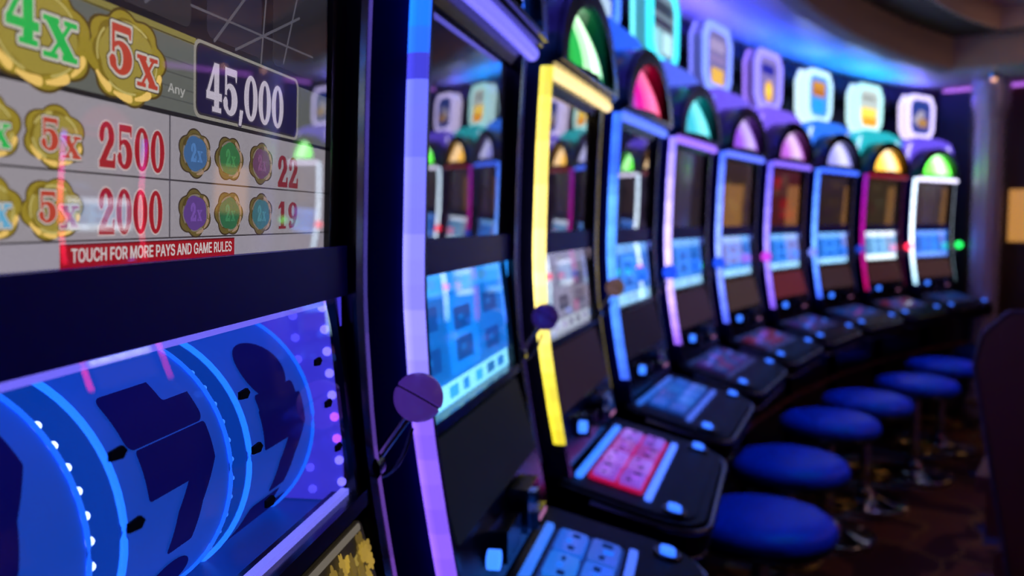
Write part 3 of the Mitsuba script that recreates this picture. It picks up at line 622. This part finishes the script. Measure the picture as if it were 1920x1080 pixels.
coin(.1290, .0050, .0200, .0135, 6, .8); glyph('2', .117, .130, -.001, .014, (.10, .35, .60), g=.0008); glyph('x', .1315, .1430, -.003, .0075, (.12, .42, .66), g=.0008)
for txt, z0, z1, u0, u1 in (('2500', .0275, .0510, .2075, .2700), ('2000', -.0070, .0170, .2070, .2680)):
    q = text_per_char(txt, u0, u1, z0, z1, gap=.10); a_(q.buffer(.0008, quad_segs=3), (.62, .50, .50), .0006); a_(q, CRIM, .0012)
for row, (z, cols, kk) in enumerate(((.0415, ((.05, .13, .30), (.035, .16, .05), (.13, .05, .11)), .5), (.0050, ((.11, .05, .24), (.03, .14, .06), (.04, .15, .17)), .5))):
    for uc, c in zip((.306, .3520, .4020), cols):
        coin(uc, z, .0185, .0135, 6, uc * 40, k=kk * .8); a_(scallop(uc, z, .0140, .0105, 5, .1, uc * 30), tuple(c), .0028)
        a_(text_in('2', uc - .006, uc + .0005, z - .005, z + .006).buffer(.0002), tuple(np.array(c) * 1.7), .0032); a_(text_in('x', uc + .002, uc + .008, z - .005, z + .002), tuple(np.array(c) * 1.7), .0032)
for txt, z0, z1 in (('22', .026, .0500), ('19', -.0060, .0150)): a_(text_per_char(txt, .4320, .4720, z0, z1, gap=.1), (.22, .02, .03), .0010)
a_(sbox(.1765, -.0240, .3600, -.0112), (.34, .003, .008), .0008); a_(sbox(.1765, -.0120, .3600, -.0112), (.10, .001, .003), .0012)
a_(text_in('TOUCH FOR MORE PAYS AND GAME RULES', .1850, .3560, -.0205, -.0135), (.66, .60, .60), .0014)
c0 = MACH[0]
c0['art'] = [(p.intersection(sbox(UL - .002, -.0235, .5435, .264)), c, h * .18) for p, c, h in art]
c0['display'] = (.008, .007, .010); c0['detail'] = 2
c0['reels'] = reels((.004, .050, .40), (.002, .025, .28), (.05, .035, .60), (.20, .17, 1.1), (.02, .30, 2.2), (.0012, .0015, .075), (.002, .045, .40), low=(.24, .24, 1.3))
_A = Polygon([(.028, .036), (.112, .036), (.112, .010), (.092, -.014), (.084, -.038), (.052, -.038), (.060, -.012), (.074, .004), (.028, .004)]).buffer(-.003).buffer(.003)
_B = rrect(.022, .112, -.020, .018, .007).difference(rrect(.080, .130, .002, .03, .003))
_C = shapely.union_all([affinity.scale(Point(.066, .002).buffer(.030), 1.2, .9), rrect(.03, .104, -.036, -.016, .004)])
c0['reels']['symbols'] = [[(_A, .50), (_C, -.25)], [(_B, .64), (_A, .06), (_C, -.72)], [(_C, .60), (_A, -.05), (_B, -.66)]]
c0['belly'] = (.012, .009, .004)
gr_ = np.random.default_rng(5)
gold = [(scallop(gr_.uniform(.40, .530), gr_.uniform(-.350, -.284), gr_.uniform(.004, .011), gr_.uniform(.004, .010), 5 + k % 3, .45, k), tuple(V(.22, .14, .018) * gr_.uniform(.3, 2.0)), .0003 + .00003 * k) for k in range(110)]
gold += [(shapely.LineString([(.07, -.272), (.53, -.272)]).buffer(.003), (.14, .12, .09), .0004), (shapely.LineString([(.07, -.285 ), (.2, -.30), (.33, -.287), (.46, -.30), (.53, -.29)]).buffer(.004), (.30, .21, .04), .0005)]
c0['belly_art'] = gold
c0['knob'] = (.042, .015, .14)  # faint emission added to brighten the purple lever ball
MACH[1]['knob'] = (.012, .005, .05)
NAMES = [machine(i, FR[i], cfg) for i, cfg in enumerate(MACH)]

# details of the nearest reels: diodes on the rims, marker pins on the glass, diodes of the side column
fr, t = FR[0], NAMES[0]
def pip(base, c, r, col, m='mat_lamp', flat=1.):
    s = trimesh.creation.icosphere(1, r); s.apply_translation(c); return put(base, s, m, fr, smooth=True, emit=col)
for k, u in ((0, .2105), (1, .3745)):
    for q, a in enumerate(np.linspace(.78, -.62, 11)):
        col = ((1.6, 2.2, 4.5), (.05, .35, 2.2))[k]
        pip(f'{t}__reel{"" if k == 0 else "_001"}__diode', [u, RC[0] + .0985 * math.cos(a), RC[1] + .0985 * math.sin(a)], .0026 if k == 0 else .0022, col)
for q in range(9):
    z = -.078 - q * .0200
    pip(f'{t}__reel_box_wall__diode', [UR + .0045, NG(z) - .012, z], .0042, ((.42, .34, 2.6), (.9, .16, 2.2))[q in (5, 6)])
    pip(f'{t}__reel_box_wall__diode', [UR + .0045, NG(z) - .040, z - .008], .0040, (.12, .10, 1.3))
for uz in ((.204, -.120), (.212, -.160), (.352, -.118), (.362, -.158), (.372, -.199), (.492, -.118), (.505, -.156), (.517, -.197)):
    m = uz_ext(Polygon([(uz[0] - .007, uz[1] + .0025), (uz[0] + .004, uz[1] + .0035), (uz[0] + .008, uz[1]), (uz[0] + .004, uz[1] - .0035), (uz[0] - .007, uz[1] - .0025)]), NG(uz[1]) + .0002, NG(uz[1]) + .0022)
    put(f'{t}__reel_glass__payline_marker', m, 'mat_black_rubber', fr)

# opposite bank: one machine outside the frame whose red strips show in the glass
OPP = dict(MACH[8]); OPP.update(label='slot machine with red light strips across the aisle', strip=lerp_cols([(0, (4., .05, .25)), (.5, (6., .15, .5)), (.8, (3.5, .2, 2.)), (1, (.6, .2, 4.))]), bar=(.3, .01, .03), lens=[V(.25, .02, .04)] * 5, right=1., w=2.)
machine(99, Frame((3.12, 4.55), math.pi), OPP, group='slot machines across the aisle')

# ------------------------------------------------------------------ lit signs above
SIGN = Polygon([(-.125, -.152), (.125, -.152), (.178, -.090), (.184, .082), (.130, .150), (-.130, .150), (-.184, .082), (-.178, -.090)]).buffer(-.02).buffer(.02, quad_segs=5)
SIGN_CFG = {  # border, side, rear edge, face, art
 0: ('blue', (.2, .3, 1.8), (.1, .15, 1.0), (.02, .03, .2)), 1: ('blue', (.2, .3, 1.8), (.1, .15, 1.0), (.02, .03, .2)), 2: ('blue', (.2, .3, 1.8), (.1, .15, 1.0), (.02, .03, .2)),
 3: ('electric blue lit sign with a gold emblem, cut by the top of the photo', (.10, .35, 1.8), (.05, .18, 1.6), (.01, .06, .6)),
 4: ('turquoise lit sign with white and grey letters above the crimson lens', (.06, 1.3, 1.6), (.25, 1.4, 1.5), (.20, .28, .34)),
 5: ('periwinkle lit sign with a yellow patch below, next right of the turquoise sign', (.30, .45, 1.7), (.26, .28, 1.3), (.20, .17, .42)),
 6: ('lavender lit sign with a round yellow emblem', (.42, .36, 1.6), (.45, .25, 1.25), (.25, .20, .55)),
 7: ('white lit sign with an orange over blue picture', (.75, 1.2, 1.5), (.95, 1.3, 1.4), (.10, .35, 1.0)),
 8: ('white and mint lit sign with a big yellow picture', (.65, 1.3, 1.3), (.85, 1.3, 1.3), (.62, .72, .70)),
 9: ('white and violet bordered lit sign with a navy picture, last of the row', (1.1, .95, 1.7), (1.2, 1.0, 1.5), (.03, .05, .32)),
}
def sign_art(i):
    R = lambda a, b, c, d, r=.012: rrect(a, b, c, d, r)
    if i == 3: return [(R(-.10, .04, .00, .09), (.95, .50, .02)), (R(-.05, .10, -.11, -.05), (.5, .7, .9))]
    if i == 4: return [(affinity.rotate(R(-.12, .12, .045, .090), 0), (.04, .05, .08)), (R(-.12, .12, -.005, .025), (.05, .05, .09)), (R(-.12, -.03, -.12, -.02), (.35, .8, .9)), (R(-.01, .11, -.10, -.02), (.6, 1.0, 1.1)), (R(.04, .10, -.13, -.105), (.08, .08, .2))]
    if i == 5: return [(R(-.10, .10, .03, .08), (.42, .34, .6)), (R(-.10, .10, -.02, .015), (.30, .22, .50)), (R(-.08, .09, -.115, -.045), (.95, .55, .07))]
    if i == 6: return [(Point(0.01, -.055).buffer(.055), (1.1, .60, .03)), (R(-.10, .08, .03, .08), (.02, .02, .40)), (Point(.005, -.05).buffer(.025), (1.4, .95, .10))]
    if i == 7: return [(R(-.09, .10, .0, .085), (.60, .20, .012)), (R(-.07, .09, .045, .08), (.75, .34, .03)), (R(-.09, .09, -.10, -.02), (.02, .42, .95))]
    if i == 8: return [(R(-.11, .11, -.085, -.0), (1.5, 1.0, .12)), (R(-.09, .12, -.125, -.06), (1.3, .48, .02)), (R(-.11, .09, .05, .075), (.35, .38, .36))]
    if i == 9: return [(Polygon([(-.10, -.02), (.0, .05), (.07, .03), (.02, -.03), (-.06, -.06)]), (.45, .42, .55)), (R(-.03, .10, -.07, -.01), (.50, .26, .06)), (R(-.10, .10, .06, .09), (.01, .05, .3))]
    return [(R(-.1, .1, -.08, .06), (.1, .15, .6))]
for i, (lab, edge, side, face) in SIGN_CFG.items():
    fr = FR[i]; t = key_for('topper_sign'); labels[t] = {'label': lab if i > 2 else ('blue lit sign above the nearest machine', 'blue lit sign above the second machine', 'blue lit sign above the yellow machine')[i], 'category': 'lit sign', 'group': 'lit signs above the slot machines'}
    c = (.285, -.155, .735); D = .038
    P = lambda part, mesh, m, **k: put(f'{t}__{part}', mesh, m, fr, **k)
    def at(poly, n0, n1): return uz_ext(affinity.translate(poly, c[0], c[2]), c[1] + n0, c[1] + n1)
    inner = SIGN.buffer(-.031)
    white = i in (7, 8, 9)
    P('shell', at(SIGN.buffer(-.006).difference(SIGN.buffer(-.03)), -D + .012, D - .016), 'mat_lamp', emit=V(*side) * (.75 if white else .22), weight=.3)
    P('back_panel', at(SIGN.buffer(-.004), -D - .006, -D), 'mat_black_matte')
    P('rear_light_ring', at(SIGN.difference(SIGN.buffer(-.02)), -D, -D + .014), 'mat_lamp', emit=V(*side) * (1. if not white else .9), weight=.3)
    P('front_light_ring', at(SIGN.difference(inner), D - .016, D + .004), 'mat_lamp', emit=edge, weight=.5)
    fp = P('face_screen', at(inner.buffer(.002), D - .012, D - .008), 'mat_print', emit=face, weight=.2)
    for k, (poly, col) in enumerate(sign_art(i)):
        put(f'{fp}__artwork', at(poly.intersection(inner), D - .008 + .0008 * k, D - .0072 + .0008 * k), 'mat_print', fr, emit=col, weight=.03)
    glow = V(*side) * .18 + V(.012, .05, .42) * (1 if i != 8 else .3) + (V(0, .35, .4) if i == 8 else 0)
    P('neck', uz_ext(affinity.translate(Polygon([(-.145, -.212), (.145, -.212), (.085, -.180), (.075, -.150), (-.075, -.150), (-.085, -.180)]), c[0], c[2]), c[1] - .05, c[1] + .03), 'mat_lamp', emit=glow, weight=.2)
    bb = {3: (.005, .08, .72), 4: (.05, .09, .62), 5: (.10, .06, .62), 6: (.13, .07, .66), 7: (.01, .14, .80), 8: (.0, .36, .42), 9: (.09, .05, .62)}.get(i, (.005, .06, .5))
    wing = shapely.union_all([sbox(-.068, .305, W + .068, .50), Polygon([(-.068, .50), (W + .068, .50), (W + .02, .555), (W * .5 + .17, .580), (W * .5 - .17, .580), (-.02, .555)])]).difference(HOOD_OUT.buffer(.003))
    P('backboard', uz_ext(wing, -.085, -.060), 'mat_lamp', emit=V(*bb) * 1.5, weight=.5)
    for s_ in (-1, 1):
        P('neck_light', tube([[W / 2 + s_ * (.315 - .05 * x * x), -.052, .40 + .13 * x] for x in np.linspace(0, 1, 7)], .008, 8), 'mat_lamp', smooth=True, emit=V(*side) * .8 + V(.04, .06, .4), weight=.1)
    P('base_foot', bx(c[0] - .17, c[0] + .17, c[1] - .09, c[1] + .05, c[2] - .226, c[2] - .212), 'mat_black_gloss')

# ------------------------------------------------------------------ rail and stools
rail = [FR[0].pts([[u, .147, -.862]])[0] for u in (-.3,)] + [FR[i].pts([[u, .147, -.862]])[0] for i in range(10) for u in (.05, .3, .54)]
k = put('bumper_rail', tube(rail, .010, 8), 'mat_red_rail', smooth=True); tag(k, 'thin dark red rail along the machine bases under the button decks', 'rail')

CUSH = lathe([(0, .060), (.08, .060), (.15, .055), (.185, .045), (.205, .030), (.213, .012), (.212, -.004), (.202, -.014), (0, -.014)][::-1], 48)
SHELL = lathe([(0, -.014), (.206, -.014), (.209, -.022), (.200, -.034), (.12, -.050), (.05, -.060), (0, -.060)][::-1], 40)
POST = lathe([(0, -.060), (.030, -.060), (.026, -.10), (.026, -.44), (0, -.44)][::-1], 20)
BASE = lathe([(0, -.395), (.032, -.395), (.040, -.415), (.075, -.445), (.14, -.462), (.19, -.468), (.205, -.474), (.205, -.4995), (0, -.4995)][::-1], 44)
STOOL_LABEL = {3: 'round blue vinyl stool nearest the camera, lowest and largest in view', 4: 'second round blue stool from the camera, behind the largest one', 5: 'third round blue stool from the camera',
               6: 'fourth round blue stool from the camera, in front of the violet machine with red display', 7: 'fifth round blue stool from the camera', 8: 'sixth, smallest visible round blue stool before the amber machine', 9: 'round stool of the last machine, behind the dark chair', 2: 'round blue stool below the yellow machine', 1: 'round blue stool by the second machine'}
POS = {1: (.22, .40), 2: (.22, .40), 3: (.28, .374), 4: (.241, .379), 5: (.305, .403), 6: (.165, .449), 7: (.121, .53), 8: (.147, .446), 9: (.25, .42)}
for i, (u, n) in POS.items():
    o = FR[i].pts([[u, n, -.9]])[0]; t = key_for('bar_stool'); labels[t] = {'label': STOOL_LABEL[i], 'category': 'stool', 'group': 'blue round stools along the bank'}
    for part, m_, mt in (('cushion', CUSH, 'mat_seat_vinyl'), ('seat_shell', SHELL, 'mat_seat_shell'), ('post', POST, 'mat_chrome'), ('base_plate', BASE, 'mat_chrome')):
        q = m_.copy(); q.apply_translation([o[0], o[1], CAM_Z - .9]); put(f'{t}__{part}', q, mt, smooth=35)
    ringm = tube([[o[0] + .12 * math.cos(a), o[1] + .12 * math.sin(a), .17] for a in np.linspace(0, 2 * math.pi, 30)], .009, 8, caps=False)
    put(f'{t}__footrest', cat(ringm, *[tube([[o[0] + .02 * math.cos(a), o[1] + .02 * math.sin(a), .17], [o[0] + .12 * math.cos(a), o[1] + .12 * math.sin(a), .17]], .006, 6) for a in (0, 2.1, 4.2)]), 'mat_gold', smooth=40)

# ------------------------------------------------------------------ chair, column, warm panel at the right
t = key_for('lounge_chair'); labels[t] = {'label': 'dark brown leather high-backed chair at the right edge', 'category': 'chair'}
ch = Frame((1.52, 2.30), 2.16)            # u to the right, n towards the camera
back = Polygon([(-.15, -1.02), (.22, -1.02), (.33, -.36), (.28, -.245), (-.18, -.245), (-.245, -.31), (-.262, -.40)]).buffer(-.02).buffer(.02, quad_segs=5)
m = cat(uz_ext(back.buffer(-.012), -.045, .045), uz_ext(back, -.03, .03)); put(f'{t}__backrest', m, 'mat_leather', ch, smooth=20)
edge = [[x, .030, z] for x, z in back.exterior.coords]; put(f'{t}__piping', tube(edge, .006, 8), 'mat_leather_piping', ch, smooth=True)
put(f'{t}__seat', uz_ext(rrect(-.20, .33, -1.06, -.93, .04), -.52, -.05), 'mat_leather', ch, smooth=20)
for u in (-.225, .33): put(f'{t}__armrest', cat(bx(u - .03, u + .03, -.44, -.05, -.78, -.73), bx(u - .025, u + .025, -.40, -.35, -1.0, -.78)), 'mat_leather', ch)
put(f'{t}__pedestal', cat(tube([[.065, -.28, -1.06], [.065, -.28, -CAM_Z + .06]], .035, 14), *[tube([[.065, -.28, -CAM_Z + .07], [.065 + .27 * math.cos(a), -.28 + .27 * math.sin(a), -CAM_Z + .025]], .02, 8) for a in np.arange(5) * 1.257]), 'mat_dark_chrome', ch, smooth=40)

pc = np.array([3.39, 6.30])
prof = [(0, 0), (.13, 0), (.13, .10), (.105, .14), (.092, .2), (.092, 2.1), (.105, 2.16), (.125, 2.22), (.125, 2.39), (0, 2.39)]
cm = lathe(prof, 48); vv = np.asarray(cm.vertices); ang = np.arctan2(vv[:, 1], vv[:, 0]); rad = np.hypot(vv[:, 0], vv[:, 1]); mid = (vv[:, 2] > .15) & (vv[:, 2] < 2.15) & (rad > .01)
cm.vertices[mid, :2] *= (1 + .06 * np.cos(12 * ang[mid]))[:, None]; cm.apply_translation([pc[0], pc[1], 0])
k = put('column', cm, 'mat_pewter', smooth=25); tag(k, 'fluted pewter column between the last slot machine and the brown wall', 'column', kind='structure')
wp = c_wall + E_DIR * .30 + np.array([-.65, -.76]) * .035
def wall_box(s0, s1, z0, z1, th, off):
    a, b = c_wall + E_DIR * s0 + np.array([-.65, -.76]) * off, c_wall + E_DIR * s1 + np.array([-.65, -.76]) * off
    return ribbon([a, b], z0, z1, th)
t = key_for('wall_lantern'); labels[t] = {'label': 'amber backlit panel on the brown wall at the right edge', 'category': 'wall light'}
put(f'{t}__frame', wall_box(.50, .82, CAM_Z - .18, CAM_Z + .26, .03, .045), 'mat_wood'); put(f'{t}__lit_panel', wall_box(.53, .79, CAM_Z - .15, CAM_Z + .23, .01, .066), 'mat_lamp', emit=(.50, .22, .035), weight=.6)
t = key_for('signal_lamp'); labels[t] = {'label': 'small square blue lamp on the dark wall beside the last machine', 'category': 'lamp'}
o = FR[9].pts([[.86, -.20, .13]])[0]
put(f'{t}__housing', bx(o[0] - .03, o[0] + .03, o[1], o[1] + .25, o[2] - .03, o[2] + .03), 'mat_black_matte'); put(f'{t}__screen', bx(o[0] - .025, o[0] + .025, o[1] - .004, o[1], o[2] - .025, o[2] + .025), 'mat_lamp', emit=(.01, .10, .35))
for j, (px, s) in enumerate((((3.27, 6.05), .02), ((3.52, 5.90), .02))):
    t = key_for('spot_lamp'); labels[t] = {'label': ('small warm ceiling spot above the column', 'small warm ceiling spot at the right edge of the soffit')[j], 'category': 'spotlight'}
    q = lathe([(0, ZS - .035), (.028, ZS - .035), (.034, ZS), (0, ZS)], 18); q.apply_translation([px[0], px[1], 0]); put(f'{t}__can', q, 'mat_dark_chrome', smooth=30)
    q = trimesh.creation.icosphere(2, .018); q.apply_translation([px[0], px[1], ZS - .04]); put(f'{t}__bulb', q, 'mat_lamp', smooth=True, emit=(1.6, .75, .42), weight=.3)
# warm recessed downlights over the aisle
for j, (x, y) in enumerate(((3.6, 3.3), (3.1, 5.2), (.9, -.8))):
    t = key_for('downlight'); labels[t] = {'label': 'recessed warm downlight in the aisle ceiling ' + ('across the aisle', 'by the column', 'behind the viewer')[j], 'category': 'ceiling light', 'group': 'recessed ceiling downlights'}
    q = lathe([(.06, ZF + .135), (.08, ZF + .135), (.08, ZF + .141), (.06, ZF + .141), (.06, ZF + .135)], 28); q.apply_translation([x, y, 0]); put(f'{t}__ring', q, 'mat_gold', smooth=30)
    q = trimesh.creation.cylinder(.06, .004, sections=28); q.apply_translation([x, y, ZF + .137]); put(f'{t}__diffuser', q, 'mat_lamp', emit=(9., 5., 3.2), weight=3.)

# blue spotlights added to light the seats, one aimed at each stool
for i, (u, n) in POS.items():
    o = FR[i].pts([[u, n, 0]])[0]; t = key_for('added_blue_spotlight'); labels[t] = {'label': 'added small blue spotlight that tints the ' + {1: 'stool of the blue-strip machine', 2: 'stool of the yellow machine', 3: 'largest stool in view', 4: 'second stool in view', 5: 'third stool in view', 6: 'fourth stool in view', 7: 'fifth stool in view', 8: 'smallest stool in view', 9: 'stool behind the dark chair'}[i], 'category': 'spotlight', 'group': 'added blue spotlights aimed at the stools'}
    zc_ = ZF + .139; o = FR[i].pts([[u, n, -.9]])[0]; h_ = FR[i].pts([[u, n + .85, 0]])[0]
    q = lathe([(.022, zc_), (.030, zc_), (.030, zc_ - .012), (.022, zc_ - .012), (.022, zc_)], 20); q.apply_translation([h_[0], h_[1], 0]); put(f'{t}__ring', q, 'mat_black_matte', smooth=30)
    scene[f'spot_emitter_{i}'] = {'type': 'spot', 'intensity': rgb(.03, 1.9, 10.), 'cutoff_angle': 7.0, 'beam_width': 4.5, 'sampling_weight': 4.,
                                  'to_world': T().look_at(origin=[h_[0], h_[1], zc_ - .014], target=list(o), up=[0, 1, 0])}


# unseen warm pendants, added to brighten the fascia and ceiling
for j, (x, y) in enumerate(((4.7, 1.3), (4.5, 3.3))):
    t = key_for('added_globe_pendant'); labels[t] = {'label': ('added warm globe pendant that brightens the ceiling, nearer the viewer', 'added warm globe pendant that brightens the ceiling, farther from the viewer')[j], 'category': 'added pendant lamp', 'group': 'added globe pendants across the aisle'}
    q = trimesh.creation.icosphere(3, .14); q.apply_translation([x, y, ZF - .22]); put(f'{t}__globe', q, 'mat_lamp', smooth=True, emit=(8.5, 5.3, 4.1), weight=5.)
    put(f'{t}__cord', tube([[x, y, ZF - .09], [x, y, ZF + .141]], .006, 8), 'mat_gold', smooth=40)
